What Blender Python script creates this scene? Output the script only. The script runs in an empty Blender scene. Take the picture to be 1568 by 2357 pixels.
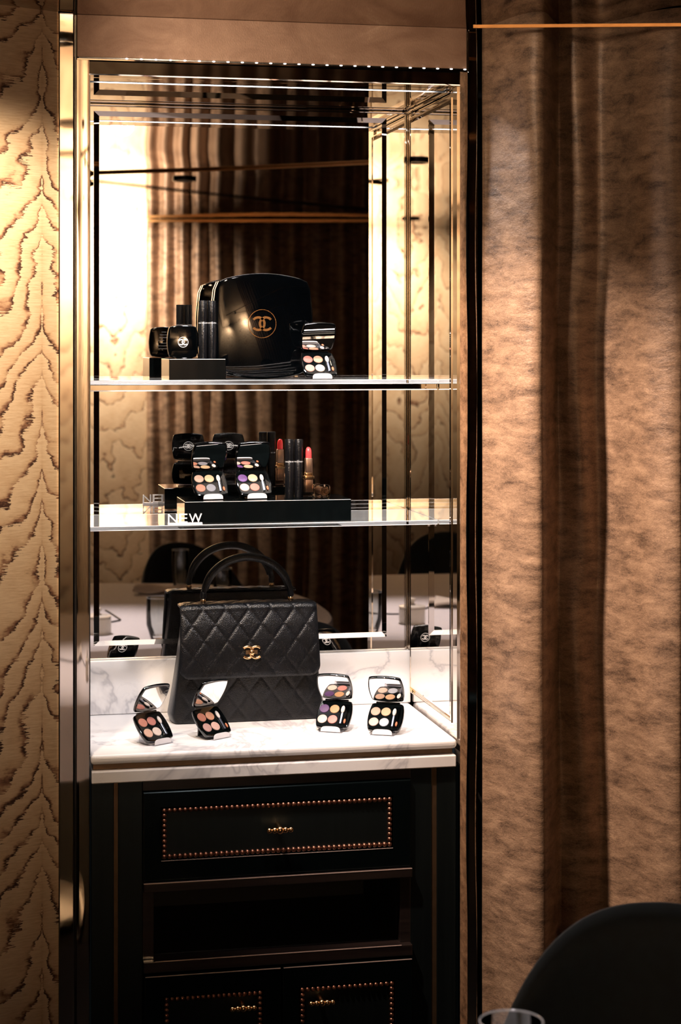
import bpy, bmesh, math, random
from mathutils import Vector, Matrix
random.seed(7)
R = math.radians
C = bpy.context.scene.collection
S = bpy.context.scene

# ------------------------------------------------------------------ camera, world, exposure
FPX, YAW, EYE, CAMY, HOR = 4294.0, R(11.85), 1.65, -3.5, 796.0
cam_d = bpy.data.cameras.new('camera'); cam = bpy.data.objects.new('camera', cam_d); C.objects.link(cam)
cam.location = (0, CAMY, EYE); cam.rotation_euler = (R(90), 0, -YAW)
cam_d.sensor_fit = 'HORIZONTAL'; cam_d.sensor_width = 36; cam_d.lens = FPX / 1568 * 36
cam_d.shift_y = -(2357 / 2 - HOR) / 1568
cam_d.clip_start = 0.05; cam_d.clip_end = 50
cam_d.dof.use_dof = True; cam_d.dof.focus_distance = 3.68; cam_d.dof.aperture_fstop = 9
S.camera = cam
S.view_settings.view_transform = 'Standard'; S.view_settings.look = 'None'
S.view_settings.exposure = 0.0; S.view_settings.gamma = 1.0
S.view_settings.use_curve_mapping = False
S.cycles.use_denoising = True
S.cycles.max_bounces = 8; S.cycles.glossy_bounces = 7; S.cycles.transparent_max_bounces = 16
S.cycles.transmission_bounces = 4; S.cycles.diffuse_bounces = 2
S.cycles.use_adaptive_sampling = True; S.cycles.adaptive_threshold = 0.04
S.cycles.sample_clamp_indirect = 6.0
w = bpy.data.worlds.new('world'); S.world = w; w.use_nodes = True
w.node_tree.nodes['Background'].inputs[0].default_value = (0.5, 0.65, 0.7, 1)
w.node_tree.nodes['Background'].inputs[1].default_value = 0.02

def spot(name, loc, target, power, col, angle, blend=0.8, radius=0.03):
    d = bpy.data.lights.new(name, 'SPOT'); d.energy = power; d.color = col
    d.spot_size = R(angle); d.spot_blend = blend; d.shadow_soft_size = radius
    o = bpy.data.objects.new(name, d); C.objects.link(o); o.location = loc
    o.rotation_euler = (Vector(target) - Vector(loc)).to_track_quat('-Z', 'Y').to_euler()
    return o
def area(name, loc, target, power, col, sx, sy):
    d = bpy.data.lights.new(name, 'AREA'); d.energy = power; d.color = col
    d.shape = 'RECTANGLE'; d.size = sx; d.size_y = sy
    o = bpy.data.objects.new(name, d); C.objects.link(o); o.location = loc
    o.rotation_euler = (Vector(target) - Vector(loc)).to_track_quat('-Z', 'Y').to_euler()
    return o
WARM = (1.0, 0.77, 0.55)
area('niche_led_light', (0.611, 0.081, 2.1605), (0.611, 0.125, 0.9), 9.0, (1.0, 0.93, 0.91), 0.66, 0.013)
spot('niche_spot_light', (0.60, -0.55, 2.235), (0.61, 0.03, 1.50), 74, (1.0, 0.93, 0.92), 44, 0.6)
spot('wall_light_opposite', (0.56, -4.68, 2.235), (0.70, -5.29, 1.90), 210, (1.0, 0.86, 0.70), 113, 1.0)
spot('wall_light_opposite', (-0.35, -4.85, 2.235), (-0.35, -5.50, 1.90), 210, (1.0, 0.86, 0.70), 88, 1.0)
spot('wall_light_left', (0.04, -0.60, 2.235), (0.10, -0.06, 1.72), 115, WARM, 60, 1.0)
spot('frieze_light', (0.45, -0.68, 2.235), (0.74, -0.01, 2.15), 9, WARM, 92, 0.7)
spot('curtain_light', (0.22, -0.42, 2.235), (1.20, -0.06, 1.00), 210, (1.0, 0.76, 0.60), 60, 0.9)
spot('table_light', (0.35, -1.95, 2.235), (0.45, -1.72, 0.7), 95, (1.0, 0.88, 0.88), 44, 0.95)

# ------------------------------------------------------------------ helpers
def P(u, v, Y):
    """photo direction (u, v) met with the plane y = Y -> (x, z)"""
    th = math.atan((u - 784) / FPX); ph = th + YAW; D = Y - CAMY
    return D * math.tan(ph), EYE - (v - HOR) * D * math.cos(th) / math.cos(ph) / FPX
def G(u, v, z):
    """photo direction met with the height z -> (x, y)"""
    th = math.atan((u - 784) / FPX); ph = th + YAW
    D = (EYE - z) * FPX / (v - HOR) * math.cos(ph) / math.cos(th)
    return D * math.tan(ph), D + CAMY

class MB:
    def __init__(s): s.v = []; s.f = []
    def add(s, vs, fs):
        o = len(s.v); s.v += [tuple(p) for p in vs]; s.f += [tuple(i + o for i in f) for f in fs]; return s
    def box(s, x0, x1, y0, y1, z0, z1):
        vs = [(x, y, z) for z in (z0, z1) for y in (y0, y1) for x in (x0, x1)]
        return s.add(vs, [(0, 2, 3, 1), (4, 5, 7, 6), (0, 1, 5, 4), (2, 6, 7, 3), (0, 4, 6, 2), (1, 3, 7, 5)])
    def prism(s, pts, d0, d1, axis='y', inset=0.0):
        """outline (a, b) extruded along an axis; inset rounds both rims a little"""
        def put(a, b, d): return {'y': (a, d, b), 'z': (a, b, d), 'x': (d, a, b)}[axis]
        n = len(pts)
        cx = sum(p[0] for p in pts) / n; cy = sum(p[1] for p in pts) / n
        rings = []
        if inset:
            r = max(max(abs(p[0] - cx), abs(p[1] - cy)) for p in pts)
            k = 1 - inset / r; t = inset if d1 > d0 else -inset
            rings = [(k, d0), (1 - (1 - k) * 0.3, d0 + t * 0.3), (1, d0 + t), (1, d1 - t), (1 - (1 - k) * 0.3, d1 - t * 0.3), (k, d1)]
        else: rings = [(1, d0), (1, d1)]
        vs = []
        for k, d in rings: vs += [put(cx + (p[0] - cx) * k, cy + (p[1] - cy) * k, d) for p in pts]
        fs = []
        for j in range(len(rings) - 1):
            for i in range(n):
                a, b = j * n + i, j * n + (i + 1) % n
                fs.append((a, b, b + n, a + n))
        fs.append(tuple(range(n))[::-1]); m = (len(rings) - 1) * n; fs.append(tuple(range(m, m + n)))
        return s.add(vs, fs)
    def tube(s, path, rad, n=12, caps=True, closed=False):
        path = [Vector(p) for p in path]; m = len(path)
        if not hasattr(rad, '__len__'): rad = [rad] * m
        vs, fs = [], []; up = None
        for i, p in enumerate(path):
            if closed: t = path[(i + 1) % m] - path[i - 1]
            else: t = path[min(i + 1, m - 1)] - path[max(i - 1, 0)]
            t.normalize()
            if up is None:
                up = Vector((0, 0, 1)) if abs(t.z) < 0.9 else Vector((0, 1, 0))
            a = (up - t * up.dot(t)).normalized(); b = t.cross(a); up = a
            for k in range(n):
                q = 2 * math.pi * k / n
                vs.append(p + (a * math.cos(q) + b * math.sin(q)) * rad[i])
        for i in range(m if closed else m - 1):
            for k in range(n):
                j = (i + 1) % m
                fs.append((i * n + k, i * n + (k + 1) % n, j * n + (k + 1) % n, j * n + k))
        if caps and not closed:
            fs.append(tuple(range(n))[::-1]); fs.append(tuple(range((m - 1) * n, m * n)))
        return s.add(vs, fs)
    def lathe(s, prof, n=32, c=(0, 0, 0), axis='z'):
        vs, fs = [], []
        for r, h in prof:
            for k in range(n):
                q = 2 * math.pi * k / n; a, b = r * math.cos(q), r * math.sin(q)
                vs.append({'z': (c[0] + a, c[1] + b, c[2] + h), 'y': (c[0] + a, c[1] + h, c[2] + b)}[axis])
        for i in range(len(prof) - 1):
            for k in range(n):
                fs.append((i * n + k, i * n + (k + 1) % n, (i + 1) * n + (k + 1) % n, (i + 1) * n + k))
        fs.append(tuple(range(n))[::-1]); fs.append(tuple(range((len(prof) - 1) * n, len(prof) * n)))
        return s.add(vs, fs)
    def grid(s, fn, nu, nv):
        vs = [fn(i / nu, j / nv) for j in range(nv + 1) for i in range(nu + 1)]
        w = nu + 1
        return s.add(vs, [(j * w + i, j * w + i + 1, (j + 1) * w + i + 1, (j + 1) * w + i) for j in range(nv) for i in range(nu)])
    def ball(s, c, r, n=10, m=7, sc=(1, 1, 1)):
        vs = [(c[0], c[1], c[2] - r * sc[2])]
        for j in range(1, m):
            a = -math.pi / 2 + math.pi * j / m
            for k in range(n):
                q = 2 * math.pi * k / n
                vs.append((c[0] + r * sc[0] * math.cos(a) * math.cos(q), c[1] + r * sc[1] * math.cos(a) * math.sin(q), c[2] + r * sc[2] * math.sin(a)))
        vs.append((c[0], c[1], c[2] + r * sc[2])); fs = []
        for k in range(n): fs.append((0, 1 + (k + 1) % n, 1 + k))
        for j in range(m - 2):
            for k in range(n):
                a = 1 + j * n + k; b = 1 + j * n + (k + 1) % n
                fs.append((a, b, b + n, a + n))
        t = len(vs) - 1; o = 1 + (m - 2) * n
        for k in range(n): fs.append((o + k, o + (k + 1) % n, t))
        return s.add(vs, fs)
    def xf(s, M):
        s.v = [tuple(M @ Vector(p)) for p in s.v]; return s
    def mesh(s, name, mat, smooth=None, off=None):
        me = bpy.data.meshes.new(name)
        vs = s.v if off is None else [(a - off[0], b - off[1], c - off[2]) for a, b, c in s.v]
        me.from_pydata(vs, [], s.f)
        bm = bmesh.new(); bm.from_mesh(me); bmesh.ops.recalc_face_normals(bm, faces=bm.faces); bm.to_mesh(me); bm.free()
        if mat: me.materials.append(mat)
        if smooth is not None:
            for p in me.polygons: p.use_smooth = True
            me.set_sharp_from_angle(angle=R(smooth))
        return me
    def build(s, name, mat, parent=None, smooth=None, local=False, bevel=0, seg=2, world_off=None):
        off = None
        if parent is not None and not local:
            off = Vector((0, 0, 0)); q = parent
            while q is not None: off += q.location; q = q.parent
        elif world_off: off = world_off
        o = bpy.data.objects.new(name, s.mesh(name, mat, smooth, off)); C.objects.link(o)
        if parent is not None: o.parent = parent
        elif world_off: o.location = world_off
        if bevel:
            m = o.modifiers.new('bevel', 'BEVEL'); m.width = bevel; m.segments = seg; m.limit_method = 'ANGLE'; m.angle_limit = R(40)
            m.harden_normals = False
        return o
def tag(o, label, cat=None, group=None, kind=None):
    if label: o['label'] = label
    if cat: o['category'] = cat
    if group: o['group'] = group
    if kind: o['kind'] = kind
    return o
def thing(name, label, cat, loc=(0, 0, 0), rz=0, group=None):
    o = bpy.data.objects.new(name, None); C.objects.link(o); o.empty_display_size = 0.05
    o.location = loc; o.rotation_euler = (0, 0, rz)
    return tag(o, label, cat, group)
def struct(o, label=None):
    o['kind'] = 'structure'
    if label: o['label'] = label
    return o
def share(name, me, parent, loc, rot=None, scale=None):
    o = bpy.data.objects.new(name, me); C.objects.link(o); o.parent = parent; o.location = loc
    if rot: o.rotation_euler = rot
    if scale: o.scale = scale
    return o
def superellipse(w, h, n=5.0, k=48, cx=0, cy=0):
    pts = []
    for i in range(k):
        q = 2 * math.pi * (i + 0.5) / k; c, s_ = math.cos(q), math.sin(q)
        pts.append((cx + w / 2 * math.copysign(abs(c) ** (2 / n), c), cy + h / 2 * math.copysign(abs(s_) ** (2 / n), s_)))
    return pts
def barrel(w, h, bx, by, r, k=8, cx=0, cy=0):
    """square with bowed sides: w, h overall; bx, by how far the sides bow; r corner radius"""
    a, b = w / 2 - bx, h / 2 - by; pts = []
    def side(p0, p1, nrm, bow):
        for i in range(1, k):
            t = i / k; q = 4 * t * (1 - t) * bow
            pts.append((p0[0] + (p1[0] - p0[0]) * t + nrm[0] * q, p0[1] + (p1[1] - p0[1]) * t + nrm[1] * q))
    cs = [(a, -b), (a, b), (-a, b), (-a, -b)]; ns = [(1, 0), (0, 1), (-1, 0), (0, -1)]; bw = [bx, by, bx, by]
    for i in range(4):
        p0, p1 = cs[i], cs[(i + 1) % 4]; L = math.dist(p0, p1); d = ((p1[0] - p0[0]) / L, (p1[1] - p0[1]) / L)
        s0 = (p0[0] + d[0] * r + ns[i][0] * bw[i] * 0.06, p0[1] + d[1] * r + ns[i][1] * bw[i] * 0.06)
        s1 = (p1[0] - d[0] * r + ns[i][0] * bw[i] * 0.06, p1[1] - d[1] * r + ns[i][1] * bw[i] * 0.06)
        pts.append(s0); side(s0, s1, ns[i], bw[i] * 0.94); pts.append(s1)
        pts.append((p1[0] - d[0] * r * 0.3 - 0, p1[1] - d[1] * r * 0.3))
        e = ns[i]; pts[-1] = (p1[0] - r * 0.29 * (1 if p1[0] > 0 else -1), p1[1] - r * 0.29 * (1 if p1[1] > 0 else -1))
    return [(x + cx, y + cy) for x, y in pts]

# ------------------------------------------------------------------ materials
class NT:
    def __init__(s, name):
        s.m = bpy.data.materials.new(name); s.m.use_nodes = True; s.t = s.m.node_tree
        s.b = s.t.nodes['Principled BSDF']
    def n(s, typ, **k):
        o = s.t.nodes.new(typ)
        for a, b in k.items(): setattr(o, a, b)
        return o
    def l(s, a, b): s.t.links.new(a, b)
    def put(s, sock, v):
        if hasattr(v, 'is_linked'): s.l(v, sock)
        else: sock.default_value = v
    def m_(s, op, a, b=None, c=None):
        o = s.n('ShaderNodeMath', operation=op); s.put(o.inputs[0], a)
        if b is not None: s.put(o.inputs[1], b)
        if c is not None: s.put(o.inputs[2], c)
        return o.outputs[0]
    def coord(s, which='Object'):
        return s.n('ShaderNodeTexCoord').outputs[which]
    def mapped(s, co, scale, rot=(0, 0, 0)):
        o = s.n('ShaderNodeMapping'); s.l(co, o.inputs[0]); o.inputs['Scale'].default_value = scale; o.inputs['Rotation'].default_value = rot
        return o.outputs[0]
    def noise(s, co, scale, detail=3, rough=0.5, dist=0.0):
        o = s.n('ShaderNodeTexNoise'); s.l(co, o.inputs['Vector']); o.inputs['Scale'].default_value = scale
        o.inputs['Detail'].default_value = detail; o.inputs['Roughness'].default_value = rough; o.inputs['Distortion'].default_value = dist
        return o.outputs['Fac']
    def ramp(s, fac, stops):
        o = s.n('ShaderNodeValToRGB'); s.l(fac, o.inputs[0]); e = o.color_ramp.elements
        while len(e) > 1: e.remove(e[-1])
        e[0].position, e[0].color = stops[0][0], (*stops[0][1], 1)
        for p, c in stops[1:]:
            k = e.new(p); k.color = (*c, 1)
        return o.outputs[0]
    def bump(s, h, strength=0.3, dist=0.002, normal=None):
        o = s.n('ShaderNodeBump'); s.l(h, o.inputs['Height']); o.inputs['Strength'].default_value = strength
        o.inputs['Distance'].default_value = dist
        if normal: s.l(normal, o.inputs['Normal'])
        s.l(o.outputs[0], s.b.inputs['Normal']); return o.outputs[0]
    def set(s, **k):
        for a, v in k.items():
            key = {'col': 'Base Color', 'metal': 'Metallic', 'rough': 'Roughness', 'ior': 'IOR', 'spec': 'Specular IOR Level', 'coat': 'Coat Weight',
                   'coatr': 'Coat Roughness', 'sheen': 'Sheen Weight', 'trans': 'Transmission Weight', 'emit': 'Emission Color', 'es': 'Emission Strength', 'alpha': 'Alpha', 'sss': 'Subsurface Weight', 'aniso': 'Anisotropic', 'tint': 'Specular Tint'}[a]
            if a in ('col', 'emit', 'tint') and not hasattr(v, 'is_linked') and len(v) == 3: v = (*v, 1)
            s.put(s.b.inputs[key], v)
        return s
def srgb(r, g, b):
    f = lambda c: (c / 255 / 12.92) if c / 255 <= 0.04045 else ((c / 255 + 0.055) / 1.055) ** 2.4
    return (f(r), f(g), f(b))
def plain(name, col, rough=0.5, metal=0.0, var=0.06, scale=60, **k):
    t = NT(name); co = t.coord(); nz = t.noise(co, scale, 0)
    a = tuple(max(0, c * (1 - var)) for c in col); b = tuple(min(1, c * (1 + var)) for c in col)
    t.set(col=t.ramp(nz, [(0.3, a), (0.7, b)]), rough=rough, metal=metal, **k)
    return t.m

def wallpaper(name, x0, pitch=0.078, amp=1.0, thick=1.0):
    """lustrous moire silk with nested wood-grain figures; x0 = where a ridge of the figure stands"""
    t = NT(name); co = t.coord(); sep = t.n('ShaderNodeSeparateXYZ'); t.l(co, sep.inputs[0])
    x, z = sep.outputs[0], sep.outputs[2]
    dx = t.m_('PINGPONG', t.m_('ADD', t.m_('SUBTRACT', x, x0), 0.0), 0.17)
    nb = t.noise(t.mapped(co, (4.5, 4.5, 4)), 1.0, 3, 0.55)
    nm = t.noise(t.mapped(co, (18, 18, 26)), 1.0, 4, 0.65)
    nf = t.noise(t.mapped(co, (34, 34, 360)), 1.0, 4, 0.65)
    g = t.m_('MULTIPLY', t.m_('POWER', t.m_('ADD', dx, 0.0003), 0.55), 0.62)
    ph = t.m_('ADD', t.m_('ADD', z, g), t.m_('MULTIPLY', nb, 0.42 * amp))
    ph = t.m_('ADD', ph, t.m_('MULTIPLY', nm, 0.075))
    ph = t.m_('ADD', ph, t.m_('MULTIPLY', nf, 0.060))
    fr = t.m_('FRACT', t.m_('DIVIDE', ph, pitch))
    wd = t.m_('MAXIMUM', t.m_('ADD', t.m_('MULTIPLY_ADD', nb, 0.55 * thick, -0.06 * thick), t.m_('MULTIPLY', dx, 1.2 * thick)), 0.05 * thick)
    line = t.m_('SUBTRACT', 1.0, t.m_('SMOOTH_MIN', t.m_('DIVIDE', fr, wd), 1.0, 0.3))
    line = t.m_('MAXIMUM', line, 0.0)
    fade = t.n('ShaderNodeMapRange'); t.l(t.noise(t.mapped(co, (14, 14, 40)), 1.0, 3, 0.6), fade.inputs[0]); fade.inputs[1].default_value = 0.40; fade.inputs[2].default_value = 0.58; fade.inputs[3].default_value = 0.15; fade.inputs[4].default_value = 1.15
    line = t.m_('MULTIPLY', line, fade.outputs[0])
    shade = t.m_('MULTIPLY', t.m_('SUBTRACT', 1.0, fr), 0.24)
    streak = t.m_('MULTIPLY', t.m_('SUBTRACT', nf, 0.5), 0.95)
    k = t.m_('ADD', t.m_('ADD', t.m_('MULTIPLY', line, 0.95), shade), streak)
    col = t.ramp(k, [(0.0, srgb(238, 210, 174)), (0.22, srgb(220, 186, 148)), (0.55, srgb(158, 116, 90)), (0.9, srgb(78, 54, 45))])
    t.set(col=col, rough=0.38, metal=0.55)
    fine = t.noise(t.mapped(co, (180, 180, 1600)), 1.0, 2, 0.6)
    t.bump(fine, 0.22, 0.0010)
    return t.m
def curtain_mat():
    t = NT('bronze_satin'); co = t.coord()
    cr = t.noise(t.mapped(co, (15, 15, 24)), 1.0, 4, 0.62, 0.0)
    fine = t.noise(t.mapped(co, (300, 300, 700)), 1.0, 2, 0.6)
    mot = t.noise(t.mapped(co, (14, 14, 40)), 1.0, 4, 0.74, 0.3)
    k = t.m_('ADD', t.m_('MULTIPLY', mot, 0.75), t.m_('MULTIPLY', fine, 0.3))
    t.set(col=t.ramp(k, [(0.36, srgb(84, 65, 52)), (0.52, srgb(140, 112, 90)), (0.70, srgb(178, 146, 118))]), rough=0.46, metal=0.15, sheen=0.0)
    h = t.m_('ADD', t.m_('MULTIPLY', cr, 1.2), t.m_('MULTIPLY', fine, 0.10))
    t.bump(h, 0.46, 0.006)
    return t.m
def frieze_mat():
    t = NT('frieze_silk'); co = t.coord()
    n1 = t.noise(t.mapped(co, (9, 9, 14), (0, 0.5, 0)), 1.0, 4, 0.6, 1.2); fine = t.noise(t.mapped(co, (900, 900, 260)), 1.0, 2)
    k = t.m_('ADD', t.m_('MULTIPLY', n1, 0.8), t.m_('MULTIPLY', fine, 0.2))
    t.set(col=t.ramp(k, [(0.35, srgb(150, 116, 96)), (0.6, srgb(176, 142, 120)), (0.75, srgb(206, 176, 152))]), rough=0.5, metal=0.3)
    t.bump(fine, 0.25, 0.001)
    return t.m
def marble_mat():
    t = NT('white_marble'); co = t.coord('Object')
    d = t.noise(t.mapped(co, (3.2, 3.2, 3.2)), 1.0, 5, 0.6, 1.0)
    v = t.m_('ABSOLUTE', t.m_('SUBTRACT', d, 0.5))
    v2 = t.m_('ABSOLUTE', t.m_('SUBTRACT', t.noise(t.mapped(co, (13, 13, 13), (0.3, 0.5, 0.8)), 1.0, 4, 0.6, 1.2), 0.47))
    pat = t.noise(t.mapped(co, (9, 9, 9)), 1.0, 3)
    k = t.m_('MINIMUM', t.m_('MULTIPLY', v, 11.0), t.m_('ADD', t.m_('MULTIPLY', v2, 26.0), t.m_('MULTIPLY', pat, 0.9)))
    t.set(col=t.ramp(k, [(0.0, srgb(192, 190, 194)), (0.22, srgb(222, 219, 220)), (0.55, srgb(232, 229, 229))]), rough=0.22)
    return t.m
def wood_mat():
    t = NT('ebonised_wood'); co = t.coord()
    n1 = t.noise(t.mapped(co, (140, 140, 4)), 1.0, 4, 0.6)
    t.set(col=t.ramp(n1, [(0.3, srgb(6, 9, 10)), (0.7, srgb(13, 17, 18))]), rough=0.35, tint=(0.75, 0.93, 1.0))
    t.bump(n1, 0.1, 0.001)
    return t.m
def rail_mat():
    t = NT('dark_walnut'); co = t.coord()
    n1 = t.noise(t.mapped(co, (5, 60, 160)), 1.0, 4, 0.6)
    t.set(col=t.ramp(n1, [(0.3, srgb(20, 15, 15)), (0.7, srgb(40, 30, 28))]), rough=0.35, coat=0.9, coatr=0.12)
    return t.m
def thin_glass(name, tint, refl=1.0, rough=0.0):
    """clear sheet: what is not reflected at the surface passes straight through"""
    m = bpy.data.materials.new(name); m.use_nodes = True; nt = m.node_tree; nt.nodes.clear()
    out = nt.nodes.new('ShaderNodeOutputMaterial'); mix = nt.nodes.new('ShaderNodeMixShader')
    tr = nt.nodes.new('ShaderNodeBsdfTransparent'); gl = nt.nodes.new('ShaderNodeBsdfGlossy'); fr = nt.nodes.new('ShaderNodeFresnel')
    fr.inputs[0].default_value = 1.5; gl.inputs['Roughness'].default_value = rough; tr.inputs[0].default_value = (*tint, 1)
    gl.inputs[0].default_value = (refl, refl, refl, 1)
    nt.links.new(fr.outputs[0], mix.inputs[0]); nt.links.new(tr.outputs[0], mix.inputs[1]); nt.links.new(gl.outputs[0], mix.inputs[2]); nt.links.new(mix.outputs[0], out.inputs[0])
    return m
def leather_mat():
    t = NT('black_caviar_leather'); co = t.coord()
    v = t.n('ShaderNodeTexVoronoi'); t.l(co, v.inputs['Vector']); v.inputs['Scale'].default_value = 620
    n1 = t.noise(co, 40)
    t.set(col=t.ramp(n1, [(0.3, srgb(4, 6, 10)), (0.7, srgb(8, 11, 17))]), rough=0.28, spec=0.34)
    t.bump(t.m_('MULTIPLY', v.outputs['Distance'], -1.0), 0.5, 0.0009)
    return t.m
def ridged_mat():
    t = NT('ridged_black_tube'); co = t.coord()
    n1 = t.noise(t.mapped(co, (160, 160, 900)), 1.0, 2, 0.6)
    t.set(col=srgb(8, 9, 12), rough=0.26, spec=0.5)
    t.bump(n1, 0.5, 0.0008)
    return t.m
def ceiling_mat():
    t = NT('lacquered_ceiling'); co = t.coord(); n1 = t.noise(co, 1.3, 2)
    t.set(col=t.ramp(n1, [(0.3, (0.46, 0.40, 0.35)), (0.7, (0.52, 0.45, 0.39))]), metal=1.0, rough=0.04)
    return t.m
def emit_mat(name, col, s):
    t = NT(name); t.set(col=(0.8, 0.8, 0.8), emit=col, es=s); t.m.cycles.emission_sampling = 'NONE'; return t.m
M = dict(
    mirror=plain('mirror_glass', (0.90, 0.87, 0.84), 0.0, 1.0, 0.005),
    bevel=plain('bevelled_mirror', (0.88, 0.84, 0.80), 0.01, 1.0, 0.005),
    bronze=plain('polished_bronze', (0.74, 0.66, 0.57), 0.035, 1.0, 0.03, 8),
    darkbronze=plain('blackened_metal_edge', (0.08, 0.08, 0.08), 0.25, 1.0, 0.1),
    brass=plain('aged_brass', srgb(196, 152, 104), 0.22, 1.0, 0.08),
    gold=plain('pale_gold', srgb(232, 190, 140), 0.2, 1.0, 0.04),
    rosegold=plain('copper_beads', srgb(150, 106, 90), 0.36, 1.0, 0.08),
    cornice=plain('brass_cornice', srgb(206, 156, 104), 0.3, 1.0, 0.05),
    inlay=plain('dull_brass_inlay', srgb(110, 88, 66), 0.4, 0.8, 0.08),
    lacquer=plain('black_gloss_plastic', srgb(2, 3, 4), 0.05, 0.0, 0.1, spec=0.55, coat=0.6, coatr=0.02),
    cablacquer=plain('black_lacquer', srgb(5, 9, 10), 0.16, 0.0, 0.1, tint=(0.72, 0.93, 1.0)),
    acryl_black=plain('black_acrylic', srgb(5, 8, 9), 0.06, 0.0, 0.1),
    white=plain('white_print', srgb(226, 226, 228), 0.4, 0.0, 0.02),
    letters=plain('white_acrylic', srgb(245, 243, 243), 0.25, 0.0, 0.02),
    greyprint=plain('grey_print', srgb(96, 98, 104), 0.5, 0.0, 0.02),
    edge=plain('polished_glass_edge', (0.93, 0.92, 0.93), 0.2, 0.0, 0.02),  # white colour for edge lines where the shelves catch the lights
    shelf=thin_glass('shelf_glass', (0.965, 0.975, 0.97)),
    acrylic=thin_glass('clear_acrylic', (0.90, 0.90, 0.92)),
    glass=thin_glass('drinking_glass', (0.90, 0.92, 0.92)),
    crystal=None, lip=plain('red_lipstick', srgb(222, 62, 66), 0.35, 0.0, 0.04, sss=0.1),
    tubebronze=plain('satin_bronze_tube', srgb(196, 164, 142), 0.32, 1.0, 0.03),
    sponge=plain('sponge_tip', srgb(190, 184, 182), 0.8, 0.0, 0.03),
    brush=plain('brush_hair', srgb(170, 100, 66), 0.7, 0.0, 0.1),
    steel=plain('applicator_handle', srgb(120, 128, 144), 0.18, 0.9, 0.05),
    velvet=plain('black_velvet', srgb(17, 30, 38), 0.75, 0.0, 0.15, sheen=0.1),
    cloth=plain('white_tablecloth', srgb(222, 216, 216), 0.8, 0.0, 0.02),
    napkin=plain('cream_napkin', srgb(214, 200, 184), 0.85, 0.0, 0.03),
    ceramic=plain('cream_ceramic', srgb(226, 220, 208), 0.25, 0.0, 0.02),
    cable=plain('black_cable', srgb(14, 14, 15), 0.5, 0.0, 0.1),
    floor=plain('dark_carpet', srgb(16, 15, 15), 0.9, 0.0, 0.3, 300),
    gap=plain('dark_recess', srgb(12, 12, 12), 0.7, 0.0, 0.1),
    wall_dark=plain('dark_plaster', srgb(26, 21, 18), 0.8, 0.0, 0.1),
    edgetrim=plain('polished_edge_strip', srgb(214, 190, 184), 0.35, 0.2, 0.03),  # pale colour for painted highlights along rail and door edges
    led=emit_mat('led_bead', (1.0, 0.96, 0.93), 4.0),  # glow stands in for LEDs mirrored in the frame edge
    lens=emit_mat('downlight_lens', (1.0, 0.82, 0.62), 1.2),
    marble=marble_mat(), wood=wood_mat(), rail=rail_mat(), leather=leather_mat(), ridged=ridged_mat(), curtain=curtain_mat(),
    frieze=frieze_mat(), ceiling=ceiling_mat(),
)
def crystal():
    t = NT('crystal'); co = t.coord(); n1 = t.noise(co, 200)
    t.set(col=t.ramp(n1, [(0.3, (0.96, 0.93, 0.90)), (0.7, (1.0, 0.98, 0.96))]), rough=0.0, trans=1.0, ior=1.46); return t.m
M['crystal'] = thin_glass('crystal', (0.84, 0.80, 0.76))
PAN = {}
def pan_mat(rgb):
    if rgb not in PAN:
        t = NT('pressed_powder'); co = t.coord(); n1 = t.noise(co, 900, 2); c = tuple(v * 0.50 for v in srgb(*rgb))
        t.set(col=t.ramp(n1, [(0.3, tuple(v * 0.86 for v in c)), (0.7, tuple(min(1, v * 1.1) for v in c))]), rough=0.55, metal=0.1)
        t.bump(n1, 0.2, 0.0006); PAN[rgb] = t.m
    return PAN[rgb]

# ------------------------------------------------------------------ the room
CEIL = 2.267
FL = 0.0
XL, XR = 0.2576, 0.9655            # niche opening
ZT, ZC = 2.1535, 0.8865            # niche top, counter top
YM = 0.395                         # face of the back mirror
plan = [(-2.4, -0.96), (0.20, 0.012), (0.20, 0.46), (1.04, 0.46), (1.04, 0.10), (3.5, -0.54), (3.5, -4.58), (-1.6, -5.76), (-2.9, -3.6)]
fl = MB(); fl.add([(x, y, -0.02) for x, y in plan] + [(x, y, 0) for x, y in plan], [tuple(range(9))[::-1], tuple(range(9, 18))] + [(i, (i + 1) % 9, 9 + (i + 1) % 9, 9 + i) for i in range(9)])
struct(fl.build('floor', M['floor']))
# ceiling: stretched lacquer film, tipped up a little from the cabinet wall and gently wavy
def ceil_fn(a, b):
    x = -2.9 + 6.4 * a; t = b ** 2.2; y = 0.02 - 5.85 * t
    d = -y
    s = 0.085 * (1 - math.exp(-d / 0.30)) * 0.30 * (1.0 - 0.35 * math.exp(-d / 0.6) * math.sin((x - 0.2) * 5.2 + 0.4))
    wv = 0.004 * math.sin(2.3 * x + 1.3 * y + 1.0) * math.sin(2.9 * y + 0.4) * min(1, d / 0.8)
    return (x, y, CEIL + s + wv)
cl = MB(); cl.grid(ceil_fn, 90, 90)
o = struct(cl.build('ceiling', M['ceiling'], smooth=60))
m = o.modifiers.new('thick', 'SOLIDIFY'); m.thickness = 0.02; m.offset = 1
cb = MB().box(-3.0, 3.6, 0.0, 0.52, CEIL + 0.001, CEIL + 0.05)
struct(cb.build('ceiling', M['wall_dark']))

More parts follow.
